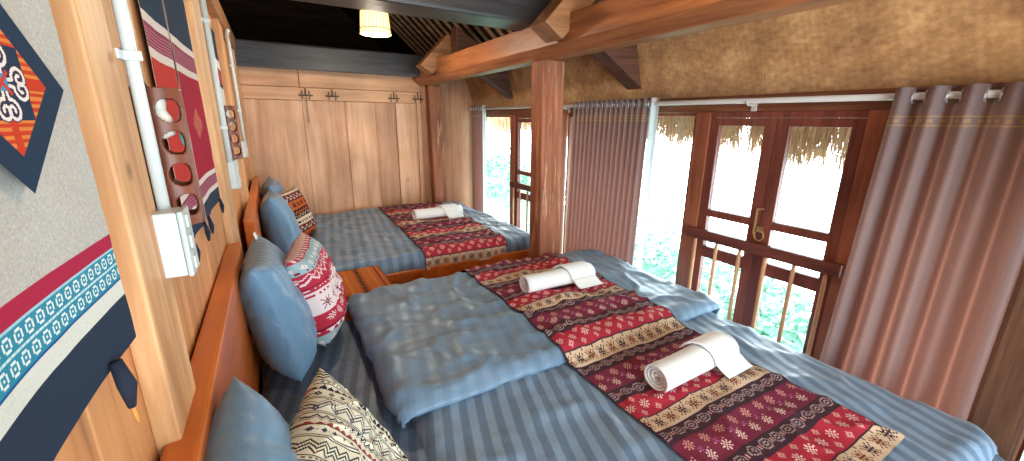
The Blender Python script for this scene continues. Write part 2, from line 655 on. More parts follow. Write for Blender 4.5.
def bw_canvas(n):
    cv = np.zeros((n, n, 3))
    cream, blk, gry, red = lin(206, 198, 176), lin(34, 34, 44), lin(96, 88, 96), lin(150, 52, 56)
    cv[:] = cream
    r = 0
    seq = ['zz', 'dots', 'tri', 'dia', 'line', 'big', 'line', 'zz2', 'redtri', 'eye', 'line']
    k = 0
    while r < n:
        s = seq[k % len(seq)]
        k += 1
        if s == 'zz':
            for q in range(3):
                zigzag(cv, r + 1 + 4 * q, 5, 10, blk, 2)
            row_of(cv, ['#', '#'], r + 13, 10, red, 4)
            r += 17
        elif s == 'dots':
            cv[r:r + 1] = blk
            row_of(cv, ["##", "##"], r + 2, 4, gry)
            cv[r + 5:r + 6] = blk
            r += 7
        elif s == 'tri':
            triangles(cv, r, 5, 6, blk)
            cv[r + 5:r + 6] = blk
            r += 8
        elif s == 'dia':
            row_of(cv, EYE, r + 1, 9, blk, 2)
            r += 7
        elif s == 'line':
            cv[r:r + 1] = gry
            cv[r + 2:r + 3] = blk
            r += 4
        elif s == 'big':
            zigzag(cv, r, 8, 16, blk, 2)
            zigzag(cv, r + 4, 8, 16, gry, 2)
            zigzag(cv, r - 3, 8, 16, gry, 1)
            row_of(cv, CROSS, r + 8, 16, lin(70, 60, 84), 6)
            r += 14
        elif s == 'zz2':
            zigzag(cv, r, 4, 7, blk, 2)
            zigzag(cv, r + 3, 4, 7, gry)
            r += 8
        elif s == 'redtri':
            triangles(cv, r, 4, 7, red)
            cv[r + 4:r + 5] = blk
            r += 6
        else:
            row_of(cv, ["..#..", ".###.", "#####", ".###.", "..#.."], r + 1, 9, lin(60, 52, 74), 1)
            row_of(cv, ["#"], r + 3, 9, blk, -1)
            r += 8
    return cv


def fairisle_canvas(n):
    cv = np.zeros((n, n, 3))
    red, white, teal, dk = lin(178, 46, 66), lin(226, 206, 206), lin(150, 176, 182), lin(126, 26, 46)
    cv[:] = red
    r, k = 0, 0
    seq = ['teal', 'tri', 'flower', 'snow', 'dots', 'red', 'zz']
    while r < n:
        s = seq[k % 7]
        k += 1
        if s == 'snow':
            cv[r:r + 15] = white
            row_of(cv, SNOW, r + 3, 13, dk, 3)
            r += 15
        elif s == 'zz':
            zigzag(cv, r + 1, 4, 8, white, 2)
            zigzag(cv, r + 6, 3, 6, white, 1)
            r += 11
        elif s == 'teal':
            cv[r:r + 11] = teal
            row_of(cv, EYE, r + 3, 8, white, 1)
            row_of(cv, ["#", "#"], r + 1, 4, dk)
            r += 11
        elif s == 'tri':
            triangles(cv, r, 4, 6, white)
            cv[r + 4:r + 6] = dk
            r += 8
        elif s == 'flower':
            row_of(cv, FLOWER, r + 2, 9, white, 2)
            r += 11
        elif s == 'dots':
            cv[r:r + 6] = white
            row_of(cv, ["##", "##"], r + 2, 4, red)
            r += 6
        else:
            row_of(cv, ["#"], r + 2, 3, white)
            cv[r + 4:r + 5] = dk
            r += 7
    return cv


def orange_canvas(n):
    cv = np.zeros((n, n, 3))
    org, blk, crm, mar = lin(186, 88, 38), lin(34, 24, 26), lin(206, 184, 160), lin(96, 40, 44)
    cv[:] = org
    r, k = 0, 0
    while r < n:
        q = k % 4
        k += 1
        if q == 0:
            row_of(cv, TREE, r + 2, 12, blk, 2)
            r += 13
        elif q == 1:
            cv[r:r + 12] = mar
            zigzag(cv, r + 2, 6, 10, crm, 2)
            r += 12
        elif q == 2:
            cv[r:r + 10] = crm
            row_of(cv, ["####.", "####.", "####."], r + 3, 7, blk, 1)
            r += 10
        else:
            cv[r:r + 13] = blk
            zigzag(cv, r + 1, 4, 8, crm, 1)
            zigzag(cv, r + 5, 4, 8, org, 2)
            r += 13
    return cv


# ------------------------------------------------------------------ room shell
YB = 4.45       # back wall
XR = 2.10       # inner face of the window wall
WA = 0.008      # the plank wall on the left runs very slightly askew
WO = -0.215


def wl(s, z, off=0.0):
    """point on the left wall: s along it from the camera, z up, off out of it into the room"""
    return Vector((WO + WA * s + off, s, z))


def wbox(mb, s0, s1, z0, z1, o0, o1, mi=0):
    lo = [wl(s0, z0, o0), wl(s0, z0, o1), wl(s1, z0, o1), wl(s1, z0, o0)]
    hi = [wl(s0, z1, o0), wl(s0, z1, o1), wl(s1, z1, o1), wl(s1, z1, o0)]
    return mb.hexa(lo, hi, mi)


# floor
b = MB()
x = -0.35
while x < 2.3:
    b.box(x, x + 0.143, -1.75, 4.6, -0.04, 0.0)
    x += 0.145
struct(b.build('floor', M['floor'], bevel=0.002))

# left wall: boards, with stiles standing proud of them
b = MB()
s = -1.75
R.seed(3)
while s < YB:
    w = 0.24 + 0.12 * R.random()
    wbox(b, s, min(s + w - 0.003, YB), 0.0, 2.0, -0.03, 0.0)
    s += w
wlft = struct(b.build('wall_left', M['board'], bevel=0.003))
for (s0, s1, o) in ((-0.75, -0.45, 0.03), (0.72, 0.87, 0.032), (0.87, 0.9, 0.02), (1.93, 2.2, 0.026), (2.95, 3.2, 0.03), (4.12, 4.4, 0.03)):
    b = MB()
    wbox(b, s0, s1, 0.0, 1.93, 0.0, o)
    struct(b.build('stile', M['stile'], wlft, bevel=0.004))
b = MB()
wbox(b, -1.75, YB, 1.93, 2.04, -0.03, 0.045)
struct(b.build('top_plate', M['beamx'], wlft, bevel=0.005))

# back wall: planks under a rail under two wide boards
wb = MB()
wb.box(-0.25, 2.2, YB + 0.03, YB + 0.06, 0.0, 1.95)
wback = struct(wb.build('wall_back', M['back2']))
for (x0, x1, z0, z1, y, mt) in ((-0.2, 0.31, 0.0, 1.565, .0, 'back'), (0.313, 0.69, 0.0, 1.565, .004, 'back'), (0.72, 0.975, 0.0, 1.565, .0, 'back'),
                                (0.978, 1.185, 0.0, 1.565, .008, 'back2'), (1.19, 1.41, 0.0, 1.565, .0, 'back'), (1.45, 1.8, 0.0, 1.8, .0, 'back2'), (1.803, 2.14, 0.0, 1.8, .004, 'back2'),
                                (-0.2, 0.305, 1.685, 1.875, .0, 'backh'), (0.31, 1.45, 1.685, 1.9, -.006, 'backh')):
    b = MB()
    b.box(x0, x1, YB + y, YB + 0.032, z0, z1)
    struct(b.build('plank', M[mt], wback, bevel=0.003))
for (x0, x1, z0, z1, y) in ((-0.2, 1.45, 1.57, 1.68, -.012), (0.69, 0.72, 0.0, 1.56, -.014), (1.41, 1.45, 0.0, 1.66, -.02)):
    b = MB()
    b.box(x0, x1, YB + y, YB + 0.032, z0, z1)
    struct(b.build('batten', M['backh'] if x1 - x0 > .5 else M['back'], wback, bevel=0.003))

# near wall behind the photographer, with a wide window opening
b = MB()
b.box(-0.35, 2.2, -1.75, -1.7, 0.0, 0.15)
b.box(-0.35, -0.15, -1.75, -1.7, 0.15, 1.95)
b.box(2.05, 2.2, -1.75, -1.7, 0.15, 1.95)
b.box(-0.35, 2.2, -1.75, -1.7, 1.95, 3.2)
struct(b.build('wall_near', M['back']))

# window wall: low sill wall, lintel, wall posts, woven mat leaning in above
b = MB()
b.box(XR, XR + 0.06, -1.7, 0.09, 0.0, 1.46)
b.box(XR, XR + 0.06, 0.09, 0.655, 0.0, 0.22)
b.box(XR, XR + 0.06, 1.53, 2.74, 0.0, 0.22)
b.box(XR, XR + 0.06, 3.62, YB + 0.06, 0.0, 0.22)
b.box(XR, XR + 0.06, 4.36, YB + 0.06, 0.22, 1.46)
wr = struct(b.build('wall_right', M['postdark']))
b = MB()
b.box(XR - 0.012, XR + 0.07, -1.7, YB + 0.05, 1.455, 1.535)
struct(b.build('lintel', M['lintel'], wr, bevel=0.004))
for y0, y1 in ((-1.7, 1.17), (1.172, 1.93), (1.935, 3.0), (3.003, YB + 0.05)):
    b = MB()
    d = 0.004 if y0 in (1.172, 3.003) else 0.0
    b.hexa([(XR - d, y0, 1.53), (XR + 0.02, y0, 1.53), (XR + 0.02, y1, 1.53), (XR - d, y1, 1.53)],
           [(XR - .125 - d, y0, 1.97), (XR - .1, y0, 1.97), (XR - .1, y1, 1.97), (XR - .125 - d, y1, 1.97)])
    struct(b.build('woven_mat_panel', M['mat'], wr))

# fixed panes in the openings beside the doors
for i, (y0, y1) in enumerate(((0.10, 0.645), (1.54, 2.73), (3.63, 4.35))):
    w = struct(empty('window_%d' % (i + 1), (XR + 0.045, y0, 0.22)))
    f = MB()
    L_ = y1 - y0
    f.box(-.015, .015, 0, .018, 0, 1.235)
    f.box(-.015, .015, L_ - .018, L_, 0, 1.235)
    f.box(-.015, .015, .018, L_ - .018, 0, .02)
    f.box(-.015, .015, .018, L_ - .018, 1.215, 1.235)
    struct(f.build('window_frame', M['jamb'], w))
    g = MB()
    g.box(-.002, .002, .018, L_ - .018, .02, 1.215)
    struct(g.build('window_pane', M['glass'], w))


# roof: one dark slope rising from the window eave, closed gables
def roof_z(x):
    return 2.0 + 0.9 * (2.05 - x)


b = MB()
b.hexa([(2.12, -1.75, roof_z(2.12) + .0), (-1.6, -1.75, roof_z(-1.6)), (-1.6, 6.6, roof_z(-1.6)), (2.12, 6.6, roof_z(2.12))],
       [(2.12, -1.75, roof_z(2.12) + .12), (-1.6, -1.75, roof_z(-1.6) + .12), (-1.6, 6.6, roof_z(-1.6) + .12), (2.12, 6.6, roof_z(2.12) + .12)])
b.box(-1.6, 2.6, 6.55, 6.6, 1.9, 5.6)
b.box(-1.62, -1.57, -1.75, 6.6, 1.9, 5.6)
b.box(-1.6, 2.6, YB + 0.06, 6.6, 1.88, 1.92)
b.box(-1.6, -0.26, -1.75, 6.6, 1.88, 1.92)
b.box(-1.6, 2.6, -1.8, -1.75, 1.9, 5.6)
ceil = struct(b.build('ceiling', M['roof']))
b = MB()
y = -0.4
while y < 5.5:
    p0, p1 = (2.08, y, roof_z(2.08) - .015), (-1.2, y + .02, roof_z(-1.2) - .015)
    b.tube([p0, p1], 0.02, 6)
    y += 0.125 + 0.03 * R.random()
struct(b.build('roof_laths', M['lath'], ceil))
for xp in (1.28, 0.45, -0.5):
    b = MB()
    zz = roof_z(xp) - .075
    b.tube([(xp, -1.7, zz), (xp + .01, 2, zz + .01), (xp, 6.5, zz)], 0.045, 8)
    struct(b.build('purlin', M['beam'], ceil, smooth=True))

# ------------------------------------------------------------------ timber frame
def timber(name, mb, mat, label, cat, bevel=0.008):
    o = mb.build(name, mat, bevel=bevel)
    return tag(o, label, cat, kind='thing')


b = MB()
b.prism([(1.55, 1.75), (1.45, 1.75), (1.385, 1.80), (1.385, 1.93), (1.55, 1.93)], -0.75, 4.44, 'y')
timber('wall_plate_beam', b, M['beam'], 'long red-brown beam running lengthwise over the posts toward the viewer', 'beam', 0.006)
b = MB()
b.prism([(2.1, 1.93), (2.3, 1.92), (2.33, 2.14), (2.11, 2.16)], -0.2, 1.56, 'x')
timber('tie_beam', b, M['black'], 'soot-black cross beam overhead at top edge, in front of the lit lamp', 'beam', 0.015)
b = MB()
b.prism([(4.19, 1.81), (4.39, 1.83), (4.41, 2.03), (4.2, 2.02)], -0.2, 1.56, 'x')
timber('tie_beam', b, M['black'], 'soot-black cross beam above the plank back wall', 'beam', 0.015)


def post(name, bot, top, w, d, z1, mat, label):
    lo = [(bot[0], bot[1], 0), (bot[0] + w, bot[1], 0), (bot[0] + w, bot[1] + d, 0), (bot[0], bot[1] + d, 0)]
    hi = [(top[0], top[1], z1), (top[0] + w, top[1], z1), (top[0] + w, top[1] + d, z1), (top[0], top[1] + d, z1)]
    mb = MB()
    n = 10
    for k in range(n):
        a = [Vector(p).lerp(Vector(q), k / n) for p, q in zip(lo, hi)]
        c = [Vector(p).lerp(Vector(q), (k + 1) / n) for p, q in zip(lo, hi)]
        if k == 0:
            mb.add(a, [(3, 2, 1, 0)])
        base = len(mb.v) - 4
        mb.v += [tuple(v) for v in c]
        for i in range(4):
            mb.f.append((base + i, base + (i + 1) % 4, base + 4 + (i + 1) % 4, base + 4 + i))
            mb.m.append(0)
    mb.f.append(tuple(len(mb.v) - 4 + i for i in range(4)))
    mb.m.append(0)
    o = mb.build(name, mat, bevel=0.012)
    return tag(o, label, 'post', kind='thing')


post('timber_post', (1.475, 2.13), (1.455, 2.13), 0.165, 0.13, 1.755, M['post'], 'rough red-brown square post standing between the two beds')
post('timber_post', (1.545, 4.318), (1.51, 4.318), 0.14, 0.125, 1.755, M['post'], 'brown post in front of the plank back wall, behind the far bed')
post('timber_post', (1.885, 0.10), (1.885, 0.10), 0.075, 0.115, 1.755, M['postdark'], 'dark brown post beside the large pleated curtain at the near bed corner')

# struts: sloping brackets under the mat, and stub timbers riding on the long beam
for (y, lab) in ((1.93, 'dark sloping strut against the bamboo mat, nearer of two, by the middle post'), (3.52, 'dark sloping strut against the bamboo mat, farther of two, behind the middle post')):
    b = MB()
    b.prism([(2.085, 1.60), (2.02, 1.875), (1.50, 2.18), (1.50, 1.94)], y, y + 0.13, 'y')
    timber('sloping_strut', b, M['darkstrut'], lab, 'strut')
for (y, sc, lab) in ((1.80, 1.0, 'pale brown stub timber resting on long beam beside the near black beam'), (3.72, 0.98, 'brown stub timber resting on long beam beside the far black beam')):
    b = MB()
    b.prism([(1.235, 1.87), (1.347, 1.80), (1.62, 2.08), (1.505, 2.15)], y, y + 0.15, 'y')
    timber('stub_timber', b, M['beamx'], lab, 'timber')

# ------------------------------------------------------------------ double doors with guard railings
def make_door(idx, y0):
    """frame spans 0.85 m along Y from y0"""
    d = struct(empty('door_%d' % idx, (XR, y0, 0)))
    for (a, c) in ((0.0, 0.07), (0.765, 0.85)):
        b = MB()
        b.box(-.01, .05, a, c, 0, 1.455)
        struct(b.build('jamb', M['jamb'], d, bevel=0.004))
    b = MB()
    b.box(-.005, .05, .07, .765, 1.425, 1.455)
    struct(b.build('head', M['door'], d, bevel=0.003))
    for k, (a, c) in enumerate(((0.072, 0.417), (0.419, 0.763))):
        lf = MB()
        st0, st1 = (0.048, 0.056) if k == 0 else (0.056, 0.05)
        lf.box(.0, .035, a, a + st0, .03, 1.423)
        lf.box(.0, .035, c - st1, c, .03, 1.423)
        for z0, z1 in ((1.385, 1.423), (0.885, 0.925), (0.645, 0.71), (.03, .12)):
            lf.box(.002, .033, a + st0, c - st1, z0, z1)
        o = struct(lf.build('door_leaf', M['door'], d, bevel=0.003))
        for z0, z1 in ((.925, 1.385), (.71, .885), (.12, .645)):
            g = MB()
            g.box(.016, .02, a + st0, c - st1, z0, z1)
            struct(g.build('glass_pane', M['glass'], o))
    h = MB()
    h.tube([(-.012, .435, .85), (-.012, .435, .98)], .006, 8)
    h.tube([(-.012, .435, .98), (-.012, .405, .985)], .005, 8)
    h.tube([(-.015 + .0, .405 + .022 * math.sin(a), .85 + .028 * math.cos(a)) for a in np.linspace(0, 2 * PI, 17)[:-1]], .004, 6, closed=True)
    h.box(-.012, .0, .395, .425, .865, .895)
    struct(h.build('door_handle', M['brass'], d, smooth=False))
    return d


make_door(1, 0.67)
make_door(2, 2.76)


def make_rail(y0, label):
    r = empty('guard_railing', (XR, y0, 0))
    tag(r, label, 'railing', 'guard railings across the doors')
    b = MB()
    b.box(-.045, -.012, .03, .80, .755, .812)
    b.build('top_bar', M['doorh'], r, bevel=.004)
    b = MB()
    b.box(-.04, -.014, .03, .80, .2, .24)
    b.build('bottom_bar', M['doorh'], r, bevel=.004)
    for k in range(6):
        y = .085 + k * .132
        b = MB()
        b.tube([(-.027, y, .235), (-.027, y, .3), (-.027, y, .5), (-.027, y, .7), (-.027, y, .757)], [.008, .010, .0095, .010, .008], 10)
        b.build('baluster', M['baluster'], r, smooth=True)
    return r


make_rail(0.67, 'brown rail with pale balusters across the near double door')
make_rail(2.76, 'brown rail with pale balusters across the far door behind the middle post')

# ------------------------------------------------------------------ curtain rod and curtains
RX, RZ = XR - 0.07, 1.492
rod = empty('curtain_rod', (RX, 0, RZ))
tag(rod, 'long white curtain rod along the top of the windows', 'curtain rod')
b = MB()
b.tube([(0, -.3, 0), (0, 4.38, .035)], .0125, 12)
b.build('rod_pole', M['rod'], rod, smooth=True)
for y in (0.03, 1.2, 2.66, 4.3):
    b = MB()
    z = .0075 * y
    b.box(.0, .06, y - .006, y + .006, z - .022, z - .013)
    b.tube([(.016 * math.cos(a), y, z + .016 * math.sin(a)) for a in np.linspace(-PI, 0, 9)], .004, 6)
    b.box(.048, .058, y - .012, y + .012, z - .045, z + .015)
    b.build('rod_bracket', M['rod'], rod)
b = MB()
b.lathe([(0, 0), (.018, .002), (.022, .02), (.012, .035), (0, .04)], (0, 0, 0), 12)
f = b.build('rod_finial', M['rod'], rod, smooth=True)
f.location, f.rotation_euler = (0, 4.375, .033), (-PI / 2, 0, 0)


def make_curtain(name, y0, y1, yb0, yb1, nfold, amp, label, lin_at=None, z0=0.06, seed=1):
    c = empty(name, (RX, y0, 0))
    tag(c, label, 'curtain', 'mauve eyelet curtains')
    nu, nv = nfold * 16, 240
    zt = RZ + 0.035 + .0075 * y0
    rr = random.Random(seed)
    jit = [rr.uniform(-.25, .25) for _ in range(nfold * 2 + 3)]

    def fn(u, v):
        z = z0 + (zt - z0) * v
        ph = u * nfold * 2 * PI
        k = u * nfold * 2
        i = int(k)
        j = jit[i] * (1 - (k - i)) + jit[i + 1] * (k - i)
        wob = (1 - v) * (j * 1.2)
        ya = (yb0 + (y0 - yb0) * v ** .8)
        yc = (yb1 + (y1 - yb1) * v ** .8)
        uu = u + 0.10 / nfold * math.sin(ph * 1.0 + 1.0) * .6
        y = ya + (yc - ya) * uu
        a = amp * (0.8 + .35 * j + .3 * (1 - v))
        xx = a * math.sin(ph + wob) - .01
        xx = min(xx, .04)
        return (xx, y - y0, z)

    b = MB()
    n = sheet(b, fn, nu, nv)
    top = zt
    for fi in range(n):
        v = (fi // nu + .5) / nv
        dz = (top - (z0 + (zt - z0) * v))
        if .100 < dz < .106 or .128 < dz < .134 or (.109 < dz < .125 and (fi % nu // 2 + fi // nu // 2) % 2):
            b.m[fi] = 1
    b.build('curtain_cloth', [M['curtain'], M['gold']], c, smooth=True)
    for k in range(nfold * 2):
        u = (k + 0.5) / (nfold * 2) + .25 / nfold * 0
        p = fn(k / (nfold * 2), 1.0)
        rg = MB()
        yy = p[1] + .001
        zz = RZ + .0075 * (y0 + yy)
        rg.tube([(.021 * math.cos(a), yy, zz + .021 * math.sin(a)) for a in np.linspace(0, 2 * PI, 19)[:-1]], .0045, 6, closed=True)
        rg.build('eyelet_ring', M['ring'], c, smooth=True)
    if lin_at is not None:
        b = MB()
        def fl(u, v):
            z = z0 + (zt - .0 - z0) * v
            return (.012 * math.sin(u * 9 + 2) - .015 + .012 * u, lin_at - y0 + (-.075 + .012 * (1 - v)) * u, z)
        sheet(b, fl, 14, 40)
        b.build('curtain_lining', M['lining'], c, smooth=True)
    return c


make_curtain('curtain', 0.20, 0.645, 0.18, 0.70, 5, .05, 'wide mauve curtain with deep folds hanging right of the near double door', seed=4)
make_curtain('curtain', 1.80, 2.52, 1.84, 2.55, 15, .022, 'tightly pleated mauve curtain with gold band between middle post and near door', lin_at=1.80, seed=5)
make_curtain('curtain', 4.08, 4.33, 4.08, 4.34, 4, .022, 'narrow mauve curtain gathered in far corner by the back wall', lin_at=4.08, seed=6)

# ------------------------------------------------------------------ outside: thatched eave, slope, bushes
b = MB()
b.hexa([(2.15, -1.8, 1.96), (2.15, 6, 1.96), (2.95, 6, 1.46), (2.95, -1.8, 1.46)],
       [(2.15, -1.8, 2.08), (2.15, 6, 2.08), (2.95, 6, 1.58), (2.95, -1.8, 1.58)])
th = tag(b.build('thatch_eave', M['thatch']), 'straw thatch eave hanging outside the windows', 'thatch')
R.seed(11)
b = MB()
for k in range(420):                      # tufts, each of a dozen straws splaying from one point
    yc = R.uniform(-1.5, 5.9)
    lc = R.uniform(.18, .35) + min(.12, max(0, .09 * (2.2 - yc)))
    tilt = R.uniform(-.10, .10)
    xc = R.uniform(2.82, 2.95)
    for i in range(16):
        y = yc + R.gauss(0, .022)
        zt = 1.44 + R.uniform(0, .07)
        ln = lc * R.uniform(.72, 1.12)
        w = R.uniform(.003, .008)
        p = Vector((xc + R.uniform(-.02, .02), y, zt))
        q = Vector((p.x + R.uniform(-.03, .05), y + tilt * ln * 2 + R.gauss(0, .03), zt - ln))
        b.add([p + Vector((0, -w, 0)), p + Vector((0, w, 0)), p + Vector((w, 0, 0)), q], [(0, 1, 3), (1, 2, 3), (2, 0, 3)])
fr = b.build('straw_fringe', M['thatch'], th)
fr['kind'] = 'stuff'


def hill_z(x, y):
    ridge = -1.55 + .16 * max(-2, y - 3.3) * (1 if y > 3.3 else .4)
    fall = .55 * (x - 6.5) if x > 6.5 else 0
    near = .10 * (6.5 - x) if x < 6.5 else 0
    return max(-9, ridge - fall - near + .25 * noise.noise(Vector((x * .35, y * .35, 0))))


b = MB()
sheet(b, lambda u, v: (2.6 + 16 * u, -7 + 26 * v, hill_z(2.6 + 16 * u, -7 + 26 * v)), 40, 60)
struct(b.build('ground', M['hill'], smooth=True))
b = MB()
R.seed(5)
for k in range(70):
    x, y = R.uniform(4.8, 7), R.uniform(-1, 14)
    rad = R.uniform(.35, .8)
    c = Vector((x, y, hill_z(x, y) + rad * .5))
    for i in range(150):
        d = Vector((R.gauss(0, 1), R.gauss(0, 1), R.gauss(0, 1))).normalized() * rad * R.uniform(.75, 1.05)
        d.z *= .8
        p = c + d
        t = Vector((R.gauss(0, 1), R.gauss(0, 1), R.gauss(0, .6))).normalized()
        n = t.cross(Vector((R.gauss(0, 1), R.gauss(0, 1), R.gauss(0, 1)))).normalized()
        l = R.uniform(.05, .12)
        b.add([p - t * l, p + n * l * .45, p + t * l, p - n * l * .45], [(0, 1, 2, 3)])
o = b.build('undergrowth', M['leaf'])
tag(o, 'pale green undergrowth on the slope outside', 'undergrowth', kind='stuff')


# ------------------------------------------------------------------ beds
def fbm(x, y, z=0.0, s=1.0, o=3):
    return noise.fractal(Vector((x * s, y * s, z)), 1.0, 2.0, o)


def drape(x0, x1, y0, y1, top, r, wr=1.0, seed=0.0, fl=1.0):
    """returns f(x, y): a cloth lying on a box top whose overhang rolls down past the edges"""
    cx, cy, hx, hy = (x0 + x1) / 2, (y0 + y1) / 2, (x1 - x0) / 2 - r, (y1 - y0) / 2 - r

    def f(x, y):
        px, py = x - cx, y - cy
        qx, qy = max(-hx, min(hx, px)), max(-hy, min(hy, py))
        dx, dy = px - qx, py - qy
        d = math.hypot(dx, dy)
        wrk = wr * (.010 * fbm(x, y, seed, 3.2, 3) + .006 * fbm(x * .6 + y, y * 2, seed + 5, 5, 2))
        rid = abs(fbm(x * 1.3 + .6 * y, y - .5 * x, seed + 9, 3.4, 2))
        wrk += wr * .010 * max(0, .22 - rid) / .22
        pil = .018 * wr * (1 - (px / (hx + r)) ** 2 if abs(px) < hx + r else 0)
        if d < 1e-6:
            return Vector((x, y, top + wrk + pil * 0.5))
        ux, uy = dx / d, dy / d
        arc = r * PI / 2
        if d <= arc:
            a = d / r
            h, dz = r * math.sin(a), r * (1 - math.cos(a))
        else:
            h, dz = r, r + (d - arc)
        flute = 0.0
        if d > arc * .5:
            flute = .014 * wr * fl * math.sin((x * uy * 1.0 - y * ux) * 22 + 3 * fbm(x, y, seed, 2)) * min(1, (d - arc * .5) / .1)
        return Vector((cx + qx + ux * (h + flute + wrk * .6), cy + qy + uy * (h + flute + wrk * .6), top + wrk * max(0, 1 - d / arc) - dz + pil * .5 * max(0, 1 - d / arc)))
    return f


def cloth_from(f, gx0, gx1, gy0, gy1, nu, nv, thick):
    b = MB()
    n = sheet(b, lambda u, v: f(gx0 + (gx1 - gx0) * u, gy0 + (gy1 - gy0) * v), nu, nv, thick)
    return b, n


def make_bed(y0, y1, x1, hb_x, hb_y0, hb_y1, mtop, hbz, label):
    bed = empty('double_bed', (0, 0, 0))
    tag(bed, label, 'bed', 'double beds')
    b = MB()
    b.box(hb_x, hb_x + .05, hb_y0, hb_y1, .02, hbz)
    b.build('headboard', M['lacquer'], bed, bevel=.008)
    for yy in (y0 - .005, y1 - .03):
        b = MB()
        b.box(hb_x + .05, x1 - .03, yy, yy + .035, .16, .41)
        b.build('side_rail', M['lacquer'], bed, bevel=.004)
    b = MB()
    b.box(x1 - .06, x1 - .025, y0 + .03, y1 - .03, .16, .36)
    b.build('foot_rail', M['lacquer'], bed, bevel=.004)
    for yy in (y0 + .02, y1 - .09):
        for xx in (hb_x + .06, x1 - .13):
            b = MB()
            b.box(xx, xx + .07, yy, yy + .07, 0, .17)
            b.build('bed_leg', M['lacquer'], bed, bevel=.004)
    f = drape(hb_x + .055, x1 - .03, y0 + .032, y1 - .032, mtop, .045, .25, 3.3)
    b, n = cloth_from(f, hb_x + .055 - .2, x1 + .17, y0 - .16, y1 + .16, 70, 70, .01)
    b.build('mattress', M['sheet'], bed, smooth=True)
    return bed


make_bed(0.05, 2.06, 1.86, -.2, -.1, 1.95, .435, .91, 'near double bed with an orange lacquered headboard, two towels on it')
make_bed(2.58, 4.29, 1.80, -.165, 2.42, 4.32, .435, .90, 'far double bed by the plank back wall with orange headboard')

# near duvet lies lower, the other one folds over it halfway across the bed
f_low = drape(.28, 1.87, .12, 1.5, .475, .07, 1.0, 1.0)
b, n = cloth_from(f_low, .28 - .03, 1.87 + .26, .12 - .22, 1.32, 110, 90, .012)
b.build('duvet', M['blue_duvet'], smooth=True)
tag(bpy.data.objects['duvet'], 'lower striped blue duvet across the nearest half of the near bed', 'duvet', 'blue duvets')
f_up = drape(.235, 1.91, 1.085, 2.115, .53, .065, 1.35, 7.0, .45)
b, n = cloth_from(f_up, .235 - .02, 1.91 + .27, 1.085 - .012, 2.115 + .12, 110, 90, .014)
o = b.build('duvet', M['blue_plain'], smooth=True)
tag(o, 'puffy blue duvet with a turned edge on the farther half of near bed', 'duvet', 'blue duvets')
f_far = drape(.2, 1.82, 2.60, 4.305, .50, .07, 1.2, 11.0)
b, n = cloth_from(f_far, .2 - .04, 1.82 + .22, 2.60 - .09, 4.30, 110, 110, .014)
o = b.build('duvet', M['blue_duvet_far'], smooth=True)
tag(o, 'blue striped duvet on the far bed along the back wall', 'duvet', 'blue duvets')


def top_z(x, y):
    """height of the bed surface of the near bed, blended across the fold"""
    a = f_low(x, max(y, .16)).z
    t = max(0, min(1, (y - 1.04) / .15))
    t = t * t * (3 - 2 * t)
    c = f_up(x, max(1.2, y)).z
    return a * (1 - t) + c * t + .03 * 4 * t * (1 - t) * 0


# woven bed runners
def near_runner():
    X0, X1, YA, YC = .89, 1.535, 2.30, .275
    cols, rows = 128, 404

    def fn(u, v):
        y = YA + (YC - YA) * v
        x = X0 + (X1 - X0) * u
        if y > 1.85:
            p = f_up(x, y)
            q = p.copy()
            if p.y > 2.05:
                q.y += .012
            q.z += .012
            return q
        z = max(top_z(x, y), f_up(x, y).z if y > 1.06 else -9, f_low(x, y).z if y < 1.3 else -9)
        return (x + .004 * math.sin(y * 9), y, z + .010)
    b = MB()
    n = sheet(b, lambda u, v: fn(1 - u, v), cols, rows)
    o = b.build('bed_runner', M['weave'], smooth=True, weave=weave_cols(runner_canvas(rows, cols, 66), n))
    tag(o, 'long red woven bed runner with two rolled towels on the near bed', 'bed runner', 'red woven bed runners')


def far_runner():
    X0, X1, YA, YC = .86, 1.52, 4.29, 2.515
    cols, rows = 110, 310

    def fn(u, v):
        y = YA + (YC - YA) * v
        x = X0 + (X1 - X0) * u
        p = f_far(x + (y - 3.4) * .04, y)
        if y < 2.62:
            p.y -= .010
        p.z += .012
        return p
    b = MB()
    n = sheet(b, lambda u, v: fn(1 - u, v), cols, rows)
    o = b.build('bed_runner', M['weave'], smooth=True, weave=weave_cols(runner_canvas(rows, cols, 8), n))
    tag(o, 'red woven bed runner on the far bed under a white towel', 'bed runner', 'red woven bed runners')


near_runner()
far_runner()


# rolled towels
def make_towel(loc, rz, label, L=.40, r=.05, fold=False):
    t = empty('rolled_towel', loc, rz)
    tag(t, label, 'towel', 'white towels on the runners')
    b = MB()
    # spiral end profile extruded along X
    turns, nn = 3.6, 90
    pts = []
    for k in range(nn + 1):
        a = turns * 2 * PI * k / nn
        rad = .008 + (r - .008) * (k / nn) ** .8
        pts.append((rad * math.cos(a), rad * math.sin(a) * .92 + r * .92))
    th = .0075
    vs, fs = [], []
    rng = random.Random(int(loc[1] * 100))
    NS = 14
    for i in range(NS + 1):
        x = -L / 2 + L * i / NS
        for k, (y, z) in enumerate(pts):
            tele = .012 * (1 - k / nn) * (1 if i in (0, NS) else 0) * (-1 if i == 0 else 1)
            s = 1 + .03 * math.sin(x * 14)
            vs.append((x - tele, y * s, max(.001, z * s)))
    W = nn + 1
    for i in range(NS):
        for k in range(nn):
            fs.append((i * W + k, i * W + k + 1, (i + 1) * W + k + 1, (i + 1) * W + k))
    b.add(vs, fs)
    roll = b.build('towel_roll', M['towel'], t, smooth=True)
    sm = roll.modifiers.new('cloth_thickness', 'SOLIDIFY')
    sm.thickness, sm.offset = th, 0
    # free end brought over the roll and down on to the bed
    b = MB()
    rr = r + .008

    sheet(b, lambda u, v: flap_pt(u, v, r, rr), 12, 34, .006)
    b.build('towel_flap', M['towel'], t, smooth=True)
    return t


